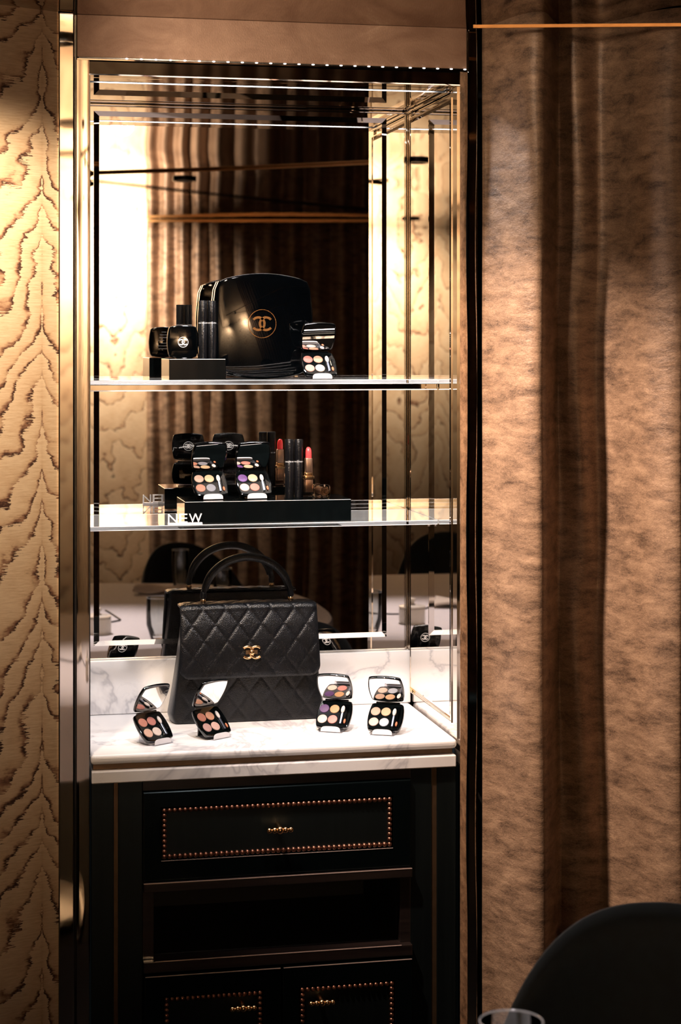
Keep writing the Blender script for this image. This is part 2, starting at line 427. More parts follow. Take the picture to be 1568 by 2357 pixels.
def wall(name, p0, p1, z0, z1, mat, thick=0.03, seg=1):
    """local x runs from p0 to p1, room side is local -y"""
    L = math.dist(p0, p1)
    o = MB().box(0, L, 0, thick, z0, z1).build(name, mat)
    o.location = (p0[0], p0[1], 0); o.rotation_euler = (0, 0, math.atan2(p1[1] - p0[1], p1[0] - p0[0]))
    return struct(o)
PXL = 0.1975
ang = R(19.7)
lw0 = (PXL - 2.7 * math.cos(ang), -0.012 - 2.7 * math.sin(ang))
wall('wall_left', lw0, (PXL, -0.012), 0, CEIL + 0.05, wallpaper('moire_wallpaper', 2.7 - 0.032))
wall('wall_side', (-2.95, -3.62), lw0, 0, CEIL + 0.05, M['wall_dark'])
OA = R(11.85)
opp = lambda x: -5.22 + (x - 0.97) * math.tan(OA)
wall('wall_corner', (-1.55, opp(-1.55)), (-2.95, -3.62), 0, CEIL + 0.05, M['wall_dark'])
wall('wall_opposite', (1.0, opp(1.0)), (-1.55, opp(-1.55)), 0, CEIL + 0.05, wallpaper('moire_wallpaper_opposite', 0.35, 0.17, 1.9, 0.35))
wall('wall_curtained', (3.55, opp(3.55) - 0.12), (1.0, opp(1.0) - 0.12), 0, CEIL + 0.05, M['wall_dark'])
wall('wall_right', (3.5, -0.70), (3.5, opp(3.5) - 0.1), 0, CEIL + 0.05, M['wall_dark'])
wall('wall_front', (1.03, 0.105), (3.55, -0.545), 0, CEIL + 0.05, M['wall_dark'])
# brass cornice strips where the curtains meet the ceiling
def strip(name, p0, p1, z0, z1, mat, t=0.006):
    L = math.dist(p0, p1); o = MB().box(0, L, -t, 0, z0, z1).build(name, mat)
    o.location = (p0[0], p0[1], 0); o.rotation_euler = (0, 0, math.atan2(p1[1] - p0[1], p1[0] - p0[0])); return struct(o)
CA = R(-14.5)
def cur_pt(s, off=0.0): return (1.012 + s * math.cos(CA) + off * math.sin(CA), -0.01 + s * math.sin(CA) - off * math.cos(CA))
strip('trim_1', cur_pt(-0.02, 0.162), cur_pt(2.5, 0.162), CEIL - 0.028, CEIL - 0.022, M['cornice'])
strip('trim_2', (3.3, opp(3.3) + 0.075), (0.98, opp(0.98) + 0.075), CEIL + 0.008, CEIL + 0.021, M['cornice'])

# ------------------------------------------------------------------ display cabinet (niche)
dc = thing('display_niche', 'tall mirrored display niche framed in polished bronze between wallpaper and curtain', 'display niche', (0.61, 0.1, 0.0))
oL0, oL1, sL0 = PXL, 0.2275, 0.2319
sR1, oR0, oR1 = 0.9856, 0.9900, 1.0119
MB().box(oL0, oL1, -0.016, 0.03, 0, CEIL).build('outer_post', M['bronze'], dc, bevel=0.003)
MB().box(oR0, oR1, 0.010, 0.03, 0, CEIL).build('outer_post', M['bronze'], dc, bevel=0.003)
MB().box(oL1, sL0, 0.006, 0.03, 0, CEIL).build('shadow_groove', M['darkbronze'], dc)
MB().box(sR1, oR0, 0.014, 0.03, 0, CEIL).build('shadow_groove', M['darkbronze'], dc)
ZH = 2.1814
def stile(x_in, x_out, a0, a1):
    """convex moulding that falls away from the opening"""
    n = 12; pts = [(x_in, 0.03), (x_in, -0.011)]; y = -0.012; x = x_in; dx = (x_out - x_in) / n
    for i in range(n):
        pts.append((x, y)); y += abs(dx) * math.tan(R(a0 + (a1 - a0) * i / n)); x += dx
    pts += [(x_out, y), (x_out, 0.03)]
    return MB().prism(pts, 0, ZH - 0.0005, 'z')
stile(XL - 0.003, sL0, -2.5, 4).build('frame_stile', M['bronze'], dc, smooth=30)
stile(XR + 0.003, sR1, 19, 33).build('frame_stile', M['bronze'], dc, smooth=30)
MB().prism([(0.028, ZT + 0.001), (-0.005, ZT + 0.001), (-0.0075, ZT + 0.003), (-0.0125, ZH - 0.003), (-0.011, ZH - 0.0005), (0.028, ZH - 0.0005)], XL - 0.003, XR + 0.003, 'x').build('frame_head', M['bronze'], dc)
for y_ in (0.0717, 0.0894):
    MB().box(XL, XR, y_, y_ + 0.0009, ZT, ZT + 0.012).build('slot_lip', M['gap'], dc)  # dark liners added so the slot walls do not mirror the LED light
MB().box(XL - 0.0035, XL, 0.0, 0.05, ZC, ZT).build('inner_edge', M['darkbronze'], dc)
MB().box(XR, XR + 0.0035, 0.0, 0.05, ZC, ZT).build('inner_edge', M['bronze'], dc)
MB().box(sL0, sR1, -0.006, 0.03, ZH, ZH + 0.004).build('led_ledge', M['bronze'], dc, bevel=0.001)  # ledge that carries the glowing reflection dots
MB().box(sL0 + 0.001, sR1 - 0.001, -0.002, 0.03, ZH + 0.0065, CEIL).build('frieze_panel', M['frieze'], dc, bevel=0.001)
led_root = thing('led_strip', 'row of small white lights along the top edge of the niche frame', 'light strip', (0.61, -0.005, ZH + 0.004))
bd = MB().ball((0, 0, 0), 0.0016, 8, 5, (1.9, 1, 0.8)).mesh('led', M['led'], 60)  # emissive dots in place of the LED reflection on the frame
for i in range(25):
    share('led', bd, led_root, (-0.285 + i * 0.0273, 0.0, 0.0012))
MB().box(sL0 + 0.004, sR1 - 0.004, -0.0035, 0.004, ZH + 0.0041, ZH + 0.0064).build('led_channel', M['darkbronze'], led_root)

def mirror_panel(origin, ux, W, z0, z1, nrm, bt, br, bb, bl, parent, rise=0.006, bev=0.011):
    """sheet mirror with a raised centre pane whose rim is bevelled"""
    ux = Vector(ux); n = Vector(nrm); o = Vector(origin); up = Vector((0, 0, 1))
    def q(a, z, h): return tuple(o + ux * a + up * (z - o.z) + n * h)
    a = MB(); a.add([q(0, z0, 0), q(W, z0, 0), q(W, z1, 0), q(0, z1, 0), q(0, z0, -0.004), q(W, z0, -0.004), q(W, z1, -0.004), q(0, z1, -0.004)],
                    [(0, 1, 2, 3), (7, 6, 5, 4), (0, 4, 5, 1), (1, 5, 6, 2), (2, 6, 7, 3), (3, 7, 4, 0)])
    sheet = a.build('mirror_border', M['mirror'], parent)
    x0, x1, y0, y1 = bl, W - br, z0 + bb, z1 - bt
    def ring(d, h): return [q(x0 + d, y0 + d, h), q(x1 - d, y0 + d, h), q(x1 - d, y1 - d, h), q(x0 + d, y1 - d, h)]
    b = MB(); vs = ring(0, 0.0005) + ring(0, rise * 0.45) + ring(bev, rise)
    fs = [(i + 4 * k, (i + 1) % 4 + 4 * k, (i + 1) % 4 + 4 * k + 4, i + 4 * k + 4) for k in range(2) for i in range(4)]
    b.add(vs, fs + [(3, 2, 1, 0)]); b.build('bevelled_rim', M['bevel'], parent)
    c = MB(); vs = ring(bev, rise) ; c.add(vs + ring(bev, rise + 0.0001)[::1], [(4, 5, 6, 7)]); c.build('mirror_pane', M['mirror'], parent)
def pane_edge(z0, z1, y0, y1):
    x = XR - 0.0018
    for b in ((x, XR + 0.003, y0, y0 + 0.002, z0, z1), (x, XR + 0.003, y1 - 0.002, y1, z0, z1), (x, XR + 0.003, y0 + 0.002, y1 - 0.002, z0, z0 + 0.002), (x, XR + 0.003, y0 + 0.002, y1 - 0.002, z1 - 0.002, z1)):
        MB().box(*b).build('pane_edge', M['bronze'], dc)
pane_edge(ZC + 0.024, ZT - 0.016, 0.036, 0.372)
ZS = 0.998        # top of the marble splashback
mirror_panel((XL - 0.03, YM, ZS), (1, 0, 0), XR - XL + 0.06, ZS - 0.02, ZT + 0.002, (0, -1, 0), 0.018, 0.078, 0.049, 0.066, dc)
mirror_panel((XR + 0.004, YM, ZC), (0, -1, 0), YM - 0.02, ZC - 0.01, ZT + 0.002, (-1, 0, 0), 0.022, 0.022, 0.040, 0.022, dc, 0.005, 0.008)
mirror_panel((XL - 0.004, 0.02, ZC), (0, 1, 0), YM - 0.02, ZC - 0.01, ZT + 0.002, (1, 0, 0), 0.022, 0.022, 0.040, 0.022, dc, 0.005, 0.008)
for y0_, y1_ in ((0.0285, 0.0715), (0.0905, YM)):
    MB().box(XL - 0.004, XR + 0.004, y0_, y1_, ZT + 0.0005, ZT + 0.0075).build('ceiling_mirror', M['mirror'], dc)
MB().box(XL - 0.002, XR + 0.002, YM - 0.008, YM - 0.0005, ZT - 0.006, ZT).build('corner_bead', M['bronze'], dc, bevel=0.002)
MB().box(XR - 0.007, XR, 0.05, YM - 0.009, ZT - 0.006, ZT).build('corner_bead', M['bronze'], dc, bevel=0.002)
MB().box(XR - 0.006, XR, YM - 0.009, YM - 0.0005, ZS, ZT - 0.007).build('corner_bead', M['bronze'], dc, bevel=0.002)
MB().box(XL - 0.001, XR + 0.001, YM - 0.020, YM - 0.006, ZC + 0.0005, ZS).build('marble_splashback', M['marble'], dc, bevel=0.002)
MB().box(XL - 0.03, XR + 0.03, YM + 0.01, YM + 0.03, 0, ZT + 0.05).build('back_board', M['gap'], dc)
MB().box(XL - 0.03, XR + 0.03, 0.03, YM + 0.03, ZT + 0.02, ZT + 0.03).build('top_board', M['gap'], dc)

# marble counter and the slab under it
MB().box(XL + 0.0005, XR - 0.0005, -0.004, YM - 0.006, 0.8685, ZC).build('marble_counter', M['marble'], None, bevel=0.007, seg=4, world_off=(0.61, 0.19, 0.8685))
tag(bpy.data.objects['marble_counter'], 'thick white marble counter slab under the handbag', 'counter')
MB().box(XL + 0.002, XR - 0.003, -0.006, 0.36, 0.8335, 0.8565).build('marble_slab', M['marble'], None, bevel=0.002, world_off=(0.61, 0.19, 0.8335))
tag(bpy.data.objects['marble_slab'], 'thinner white marble slab just above the dark drawer', 'counter')
MB().box(XL + 0.006, XR - 0.006, 0.012, 0.36, 0.8567, 0.8683).build('counter_spacer', M['inlay'], None, world_off=(0.61, 0.19, 0.8567))
tag(bpy.data.objects['counter_spacer'], 'brown shadow-gap strip between the two marble slabs', 'trim')

# ------------------------------------------------------------------ base cabinet
bc = thing('base_cabinet', 'black lacquered base cabinet with beaded drawer and doors below the marble', 'cabinet', (0.61, 0.0, 0.0))
cx0, cx1 = XL + 0.002, XR - 0.001
YF = 0.004
def xz(u, v): return P(u, v, YF)
xa = xz(328, 1900)[0]; xb = xz(945, 1900)[0]
i0, i1 = xz(262, 1900)[0], xz(272, 1900)[0]; j0, j1 = xz(994, 1900)[0], xz(1006, 1900)[0]
ZB = 0.8333
for a, b in ((cx0, i0), (i1, xa), (xb, j0), (j1, cx1)):
    MB().box(a, b, YF, 0.03, 0, ZB).build('pilaster', M['wood'], bc, bevel=0.001)
for a, b in ((i0, i1), (j0, j1)):
    MB().box(a + 0.0003, b - 0.0003, YF + 0.0015, 0.03, 0, ZB).build('brass_inlay', M['inlay'], bc)
zr0 = xz(330, 1821)[1]; zd1 = zr0 - 0.0015
zd0 = xz(330, 2028)[1]; zn1 = xz(345, 2050)[1]; zn0 = xz(345, 2208)[1]; zb0 = xz(345, 2234)[1]; zdo = xz(335, 2240)[1]
MB().box(xa, xb, YF, 0.03, zr0, ZB).build('top_rail', M['rail'], bc, bevel=0.001)
MB().box(xa, xb, YF - 0.017, 0.03, zn1, zd0 - 0.001).build('middle_rail', M['rail'], bc, bevel=0.002)
MB().box(xa, xb, YF - 0.017, 0.03, zb0, zn0).build('lower_rail', M['rail'], bc, bevel=0.0015)
n0, n1 = xz(354, 2100)[0], xz(921, 2100)[0]
MB().box(xa, n0, YF, 0.03, zn0, zn1).build('recess_stile', M['rail'], bc, bevel=0.001)
MB().box(n1, xb, YF, 0.03, zn0, zn1).build('recess_stile', M['rail'], bc, bevel=0.001)
rb = MB()
for bx in ((n0 - 0.01, n0, 0.03, 0.34, zn0, zn1), (n1, n1 + 0.01, 0.03, 0.34, zn0, zn1), (n0, n1, 0.33, 0.34, zn0, zn1), (n0, n1, 0.03, 0.34, zn1, zn1 + 0.008), (n0, n1, 0.03, 0.34, zn0 - 0.008, zn0)): rb.box(*bx)
rb.build('recess_lining', M['gap'], bc)
bead_me = MB().ball((0, 0, 0), 0.0049, 10, 7).mesh('bead', M['rosegold'], 60)
def panel_front(name, x0, x1, z0, z1, fx0, fx1, fz0, fz1, hx, hz, pitch, f0=YF - 0.008):
    """front with a sunk, bead-edged field and a five-ball handle"""
    m_ = MB()
    e = 0.007
    ring = lambda a, b, c, d, y: [(a, y, c), (b, y, c), (b, y, d), (a, y, d)]
    vs = ring(x0, x1, z0, z1, 0.03) + ring(x0, x1, z0, z1, f0 + 0.0015) + ring(x0 + .0015, x1 - .0015, z0 + .0015, z1 - .0015, f0) + ring(fx0 - e, fx1 + e, fz0 - e, fz1 + e, f0) + ring(fx0 - e + 0.002, fx1 + e - 0.002, fz0 - e + 0.002, fz1 + e - 0.002, f0 + 0.006)
    fs = [(i + 4 * k, (i + 1) % 4 + 4 * k, (i + 1) % 4 + 4 * k + 4, i + 4 * k + 4) for k in range(4) for i in range(4)]
    m_.add(vs, fs + [(3, 2, 1, 0)]); body = m_.build(name, M['cablacquer'], bc)
    MB().box(fx0 - 0.004, fx1 + 0.004, f0 + 0.0055, f0 + 0.008, fz0 - 0.004, fz1 + 0.004).build('field_panel', M['wood'], body)
    off = bc.location
    nx = max(2, round((fx1 - fx0) / pitch)); nz = max(2, round((fz1 - fz0) / pitch))
    pts = [(fx0 + (fx1 - fx0) * i / nx, z) for i in range(nx + 1) for z in (fz0, fz1)] + [(x, fz0 + (fz1 - fz0) * i / nz) for i in range(1, nz) for x in (fx0, fx1)]
    for x, z in pts: share('bead', bead_me, body, (x - off.x, f0 + 0.003 - off.y, z - off.z))
    h = MB()
    for k, (dx, r) in enumerate(((-2, 0.0052), (-1, 0.0058), (0, 0.0072), (1, 0.0058), (2, 0.0052))):
        h.ball((hx + dx * 0.0103, f0 - 0.024, hz), r, 14, 9)
    h.tube([(hx, f0 + 0.006, hz + 0.004), (hx, f0 - 0.012, hz + 0.003), (hx, f0 - 0.024, hz)], [0.0052, 0.0048, 0.004], 12)
    h.tube([(hx - 0.018, f0 - 0.024, hz), (hx + 0.018, f0 - 0.024, hz)], 0.003, 8)
    h.build('handle', M['gold'], body, smooth=60)
    return body
bx = lambda u, v: P(u, v, YF - 0.005)
fz1 = bx(376, 1866)[1]; fz0 = bx(376, 1972)[1]; fx0 = bx(378, 1900)[0]; fx1 = bx(897, 1900)[0]
hx, hz = P(645, 1911, -0.028)
panel_front('drawer', xa + 0.001, xb - 0.001, zd0, zd1, fx0, fx1, fz0, fz1, hx, hz, 0.0100)
xm0, xm1 = xz(642, 2300)[0], xz(647, 2300)[0]
dz1 = bx(380, 2294)[1]
hx, hz = P(560, 2322, -0.044)
panel_front('door', xa + 0.002, xm0, 0.06, zdo, bx(381, 2300)[0], bx(595, 2300)[0], dz1 - 0.26, dz1, hx, hz, 0.0100, YF - 0.024)
hx, hz = P(741, 2309, -0.044)
panel_front('door', xm1, xb - 0.002, 0.06, zdo, bx(692, 2300)[0], bx(897, 2300)[0], dz1 - 0.26, dz1, hx, hz, 0.0100, YF - 0.024)
MB().box(cx0, cx1, 0.031, 0.35, 0, zn0 - 0.009).build('carcass', M['gap'], bc)
MB().box(cx0, cx1, 0.031, 0.35, zn1 + 0.009, ZB - 0.001).build('carcass', M['gap'], bc)
for x0_, x1_, y_, z_ in ((xa, xb, YF - 0.017, zd0 - 0.001), (n0, n1, YF - 0.017, zn0), (xa + 0.002, xm0, YF - 0.024, zdo), (xm1, xb - 0.002, YF - 0.024, zdo)):
    MB().box(x0_ + 0.001, x1_ - 0.001, y_ - 0.0006, y_ + 0.0006, z_ - 0.0008, z_ + 0.0005).build('edge_strip', M['edgetrim'], bc)  # pale strips stand in for highlights on the bevelled edges
MB().box(fx0 - 0.006, fx1 + 0.006, YF - 0.0086, YF - 0.0076, fz0 - 0.0076, fz0 - 0.0068).build('edge_strip', M['edgetrim'], bc)  # painted highlight on the ledge below the drawer field
MB().box(xa, xb, YF + 0.004, 0.03, 0, 0.058).build('plinth', M['wood'], bc)

# ------------------------------------------------------------------ glass shelves
Z1, Z2, YS = 1.5827, 1.2991, 0.136
def shelf(z, label, rail):
    t = thing('glass_shelf', label, 'shelf', (0.611, 0.26, z - 0.0085))
    x0, x1 = XL + 0.002, XR - 0.003; th = 0.0085
    MB().box(x0, x1, YS + 0.002, YM - 0.008, z - th, z).build('glass_sheet', M['shelf'], t)
    for zz in (z - 0.0009, z - th):
        MB().box(x0, x1, YS, YS + 0.002, zz, zz + 0.0009).build('polished_edge', M['edge'], t)  # white strips painted as the glint on the glass edge
    MB().box(x0, x1, YS + 0.0012, YS + 0.002, z - th + 0.0009, z - 0.0009).build('edge_face', M['acrylic'], t)
    MB().box(x0, x1, YM - 0.0078, YM - 0.0062, z - th, z).build('polished_edge', M['edge'], t)  # painted glint along the back edge
    if rail:
        MB().box(x0, x1, YS + 0.004, YS + 0.012, z - 0.0205, z - th - 0.0002).build('support_rail', M['bronze'], t, bevel=0.001)
        MB().box(x0, x1, YS + 0.0028, YS + 0.0042, z - 0.0212, z - 0.0196).build('polished_edge', M['edge'], t)  # painted glint line below the rail
    for y in (YS + 0.05, YM - 0.05):
        MB().lathe([(0.003, -0.004), (0.0035, 0), (0.0035, 0.004)], 12, (XR - 0.008, y, z - th - 0.0045)).build('shelf_pin', M['bronze'], t, smooth=40)
    return t
shelf(Z1, 'upper clear glass shelf holding the giant black compact', True)
shelf(Z2, 'lower clear glass shelf holding the lipstick and the NEW letters', False)

# ------------------------------------------------------------------ emblem: two interlocked letters C
def emblem(Rr, t, d0, d1, c=(0, 0), ring=None, rt=0.0, n=26):
    """flat interlocked CC in the x-z plane, extruded in y from d0 to d1"""
    mb = MB(); s_ = 0.53 * Rr
    def arc(cx, a0, a1, ro, ri, k):
        vs = []
        for i in range(k + 1):
            q = a0 + (a1 - a0) * i / k
            for r in (ro, ri):
                for d in (d0, d1): vs.append((c[0] + cx + r * math.cos(q), d, c[1] + r * math.sin(q)))
        fs = []
        for i in range(k):
            b = 4 * i
            fs += [(b, b + 4, b + 5, b + 1), (b + 2, b + 3, b + 7, b + 6), (b, b + 2, b + 6, b + 4), (b + 1, b + 5, b + 7, b + 3)]
        if abs(a1 - a0) < 6.2: fs += [(0, 1, 3, 2), (4 * k, 4 * k + 2, 4 * k + 3, 4 * k + 1)]
        mb.add(vs, fs)
    arc(s_, R(39), R(321), Rr, Rr - t, n)
    arc(-s_, R(-141), R(141), Rr, Rr - t, n)
    if ring: arc(0, 0, 2 * math.pi, ring, ring - rt, 48)
    return mb
def text_mesh(txt, size, depth=0.0, spacing=1.0):
    cu = bpy.data.curves.new('t', 'FONT'); cu.body = txt; cu.size = size; cu.extrude = depth; cu.space_character = spacing
    cu.resolution_u = 4
    ob = bpy.data.objects.new('t', cu); C.objects.link(ob); bpy.context.view_layer.update()
    dg = bpy.context.evaluated_depsgraph_get(); me = bpy.data.meshes.new_from_object(ob.evaluated_get(dg))
    mb = MB(); mb.v = [tuple(v.co) for v in me.vertices]; mb.f = [tuple(p.vertices) for p in me.polygons]
    bpy.data.objects.remove(ob); bpy.data.curves.remove(cu); bpy.data.meshes.remove(me)
    return mb
def to_xz(mb, x, y, z):
    mb.v = [(a + x, -c + y, b + z) for a, b, c in mb.v]; return mb

# ------------------------------------------------------------------ eyeshadow compacts
PW, PL, PT = 0.072, 0.067, 0.0085
E_ANG = R(46)
def palette(label, loc, rz, cols, group, brush=True, easel=None, lid_lean=33):
    t = thing('eyeshadow_palette', label, 'eyeshadow palette', loc, rz, group)
    lift = 0.0075; L_ANG = R(90 + lid_lean)
    A = Matrix.Translation((0, 0, lift)) @ Matrix.Rotation(E_ANG, 4, 'X')
    out = barrel(PW, PL, 0.0035, 0.003, 0.004, 8, 0, PL / 2)
    b = MB().prism(out, -PT, 0.0, 'z', 0.0018).xf(A); base = b.build('base', M['lacquer'], t, smooth=35, local=True)
    # sunk black tray face
    MB().prism(barrel(PW * 0.93, PL * 0.92, 0.003, 0.0026, 0.003, 8, 0, PL / 2), 0.0, 0.0006, 'z').xf(A).build('tray', M['acryl_black'], t, local=True)
    xs, ys = (-0.0215, -0.0005), (PL * 0.66, PL * 0.30); r = 0.0098
    for k, (px, py) in enumerate([(xs[0], ys[0]), (xs[1], ys[0]), (xs[0], ys[1]), (xs[1], ys[1])]):
        m_ = MB().lathe([(r, 0.0006), (r, 0.0010), (r * 0.93, 0.0017), (r * 0.5, 0.0021), (0.0003, 0.0022)], 28, (px, py, 0)).xf(A)
        m_.build('powder_pan', pan_mat(cols[k]), t, smooth=40, local=True)
    MB().box(0.0125, 0.0295, 0.008, 0.056, 0.0006, 0.0009).xf(A).build('applicator_tray', M['lacquer'], t, local=True)
    ap = MB().box(0.0152, 0.0195, 0.010, 0.035, 0.0009, 0.0036).xf(A).build('applicator', M['steel'], t, local=True, bevel=0.0006)
    MB().ball((0, 0, 0), 0.0042, 12, 8, (0.95, 2.1, 0.55)).xf(A @ Matrix.Translation((0.0173, 0.043, 0.003))).build('sponge_tip', M['sponge'], ap, smooth=60, local=True)
    br = MB().box(0.0232, 0.0270, 0.022, 0.050, 0.0009, 0.0030).xf(A).build('brush', M['lacquer'], t, local=True, bevel=0.0006)
    if brush: MB().ball((0, 0, 0), 0.0026, 10, 6, (0.9, 2.2, 0.6)).xf(A @ Matrix.Translation((0.0251, 0.0165, 0.0024))).build('brush_tip', M['brush'], br, smooth=60, local=True)
    # hinge and lid
    Hh = A @ Matrix.Translation((0, PL - 0.001, -0.001))
    hp = Hh @ Vector((0, 0, 0))
    MB().tube([(-0.024, hp.y, hp.z), (0.024, hp.y, hp.z)], 0.0022, 10).build('hinge', M['lacquer'], t, smooth=60, local=True)
    B = Matrix.Translation(hp) @ Matrix.Rotation(L_ANG, 4, 'X') @ Matrix.Translation((0, 0.002, 0))
    lid = MB().prism(barrel(PW, PL * 0.98, 0.0035, 0.003, 0.004, 8, 0, PL * 0.49), -0.0062, 0.0, 'z', 0.0018).xf(B).build('lid', M['lacquer'], t, smooth=35, local=True)
    MB().prism(barrel(PW * 0.915, PL * 0.88, 0.003, 0.0026, 0.003, 8, 0, PL * 0.50), 0.0, 0.0006, 'z').xf(B).build('lid_mirror', M['mirror'], lid, local=True)
    em = emblem(0.0056, 0.0017, -0.0066, -0.0061, (0, PL * 0.49), 0.0108, 0.0007)
    em.v = [(x, z, y) for x, y, z in em.v]
    em.xf(B).build('emblem', M['white'], lid, local=True)
    # acrylic easel it leans on
    s_ = thing('acrylic_stand', easel, 'display stand', loc, rz, 'clear easels under the palettes')
    ln = MB(); w2 = 0.020
    MB().box(-0.024, 0.024, -0.006, 0.046, 0.0, 0.0016).build('foot', M['acrylic'], s_, local=True)
    pl = MB().box(-w2, w2, 0.012, 0.056, -PT - 0.0026, -PT - 0.0006).xf(A); pl.build('back_plate', M['acrylic'], s_, local=True)
    lip = []
    for i in range(13):
        q = math.pi * i / 12; lip.append((math.copysign(abs(math.cos(q)) ** 0.5, math.cos(q)) * w2, 0.0016 + abs(math.sin(q)) ** 0.6 * 0.0105))
    MB().prism([(-w2, 0.0016)] + lip[::-1][1:-1] + [(w2, 0.0016)], -0.0052, -0.0034, 'y').build('front_lip', M['lipmat'], s_, local=True)
    rz_ = A @ Vector((0, 0.050, -PT - 0.002))
    MB().box(-w2, w2, rz_.y, rz_.y + 0.002, 0.0016, rz_.z).build('strut', M['acrylic'], s_, local=True)
    return t
M['lipmat'] = plain('frosted_acrylic_lip', srgb(206, 204, 208), 0.25, 0.0, 0.02)
GRP = 'open four-colour eyeshadow palettes'
def on(u, v, z): x, y = G(u, v, z); return (x, y, z)
SALMON = [(226, 150, 130), (220, 142, 130), (236, 190, 166), (246, 226, 214)]
palette('open salmon and cream palette standing leftmost on the marble counter', on(372, 1713, ZC), R(33), SALMON, GRP, False, 'clear acrylic easel under the leftmost palette on the marble counter')
palette('open copper and mauve palette in front of the handbag lower left corner', on(507, 1700, ZC), R(33), [(190, 118, 98), (222, 160, 128), (204, 156, 150), (234, 190, 178)], GRP, True, 'clear acrylic easel under the copper palette by the handbag')
palette('open palette with one purple pan in front of the handbag lower right corner', on(762, 1685, ZC), R(-27), [(92, 48, 116), (216, 166, 116), (246, 220, 206), (228, 146, 136)], GRP, True, 'clear acrylic easel under the purple palette on the marble counter')
palette('open beige palette with a pale blue pan standing rightmost on the marble counter', on(881, 1692, ZC), R(-27), [(206, 170, 146), (220, 180, 140), (236, 200, 184), (184, 192, 204)], GRP, True, 'clear acrylic easel under the rightmost palette on the marble counter')

# ------------------------------------------------------------------ upper shelf
def riser(label, name, x0, x1, y0, y1, z, h):
    t = thing(name, label, 'display block', ((x0 + x1) / 2, (y0 + y1) / 2, z))
    MB().box(x0, x1, y0, y1, z, z + h).build('block', M['acryl_black'], t, bevel=0.0008)
    MB().box(x0 + 0.001, x1 - 0.001, y0 - 0.0003, y0, z + h - 0.0012, z + h - 0.0006).build('top_edge', M['edge'], t)  # white line painted as the glint on the block's front edge
    return t
x0 = P(389.5, 850, 0.137)[0]; x1 = P(520, 850, 0.137)[0]; h1 = P(450, 826, 0.137)[1] - Z1
riser('small black acrylic block under the closed compact on the upper shelf', 'display_block', x0, x1, 0.137, 0.273, Z1, h1)
ZA = Z1 + h1
# closed compact
xc = P(421, 790, 0.21)[0]
cw = P(457, 790, 0.21)[0] - P(385.5, 790, 0.21)[0]; ch = 0.067
cp = thing('compact', 'small closed black compact with white emblem on the black block', 'compact', (xc, 0.214, ZA))
MB().prism(barrel(cw, ch, 0.0035, 0.003, 0.004, 10, 0, ch / 2), -0.0085, -0.0006, 'y', 0.0022).build('front_shell', M['lacquer'], cp, smooth=35, local=True)
MB().prism(barrel(cw, ch, 0.0035, 0.003, 0.004, 10, 0, ch / 2), 0.0006, 0.0085, 'y', 0.0022).build('back_shell', M['lacquer'], cp, smooth=35, local=True)
MB().prism(barrel(cw * .98, ch * .98, 0.0035, 0.003, 0.004, 10, 0, ch / 2), -0.0006, 0.0006, 'y').build('seam_band', M['gold'], cp, local=True)
emblem(0.0062, 0.0019, -0.0089, -0.0084, (0, ch * 0.49), 0.0104, 0.0009).build('emblem', M['white'], cp, local=True)
lab = MB()
for k, (a, b) in enumerate([(-0.006, 0.004), (-0.010, 0.008), (-0.010, 0.009), (-0.002, 0.012), (-0.008, 0.006), (-0.012, 0.012), (-0.012, 0.010)]):
    zz = ch * (0.82 - 0.09 * k); lab.box(-b, -a, 0.0085, 0.0088, zz, zz + 0.0012)
lab.build('back_print', M['greyprint'], cp, local=True)
# mascara tubes
def wrap_text(txt, size, rad, z, a0):
    mb = text_mesh(txt, size); vs = []
    for x, y, _ in mb.v:
        q = a0 + x / rad; vs.append((rad * math.sin(q), -rad * math.cos(q), z + y))
    mb.v = vs; return mb
def mascara(label, loc, h, rad, a0, group):
    t = thing('mascara_tube', label, 'mascara', loc, 0, group)
    zs = h * 0.64
    MB().lathe([(rad * 0.94, 0), (rad, 0.001), (rad, zs - 0.0005), (rad * 0.985, zs - 0.0002)], 36).build('barrel', M['ridged'], t, smooth=40, local=True)
    MB().lathe([(rad * 0.985, zs + 0.0002), (rad, zs + 0.0006), (rad, h - 0.0012), (rad * 0.95, h)], 36).build('cap', M['ridged'], t, smooth=40, local=True)
    wrap_text('LE VOLUME REVOLUTION DE CHANEL', 0.0033, rad + 0.00015, zs - 0.0042, a0).build('lettering', M['white'], t, local=True)
    MB().lathe([(rad * 0.985, zs - 0.0002), (rad * 0.985, zs + 0.0002)], 36).build('joint_line', M['lacquer'], t, local=True)
    return t
TG = 'black ridged mascara tubes'
xa_, xb_ = P(467.5, 760, 0.20)[0], P(487.5, 760, 0.20)[0]; rr = (xb_ - xa_) / 2 * 0.995; hh = P(470, 692, 0.2)[1] - ZA
mascara('black ridged mascara tube beside the small closed compact on the upper shelf', (xa_, 0.20, ZA), hh, rr, -0.9, TG)
mascara('black ridged mascara tube nearest the giant compact on the upper shelf', (xb_, 0.20, ZA), hh, rr, -3.1, TG)
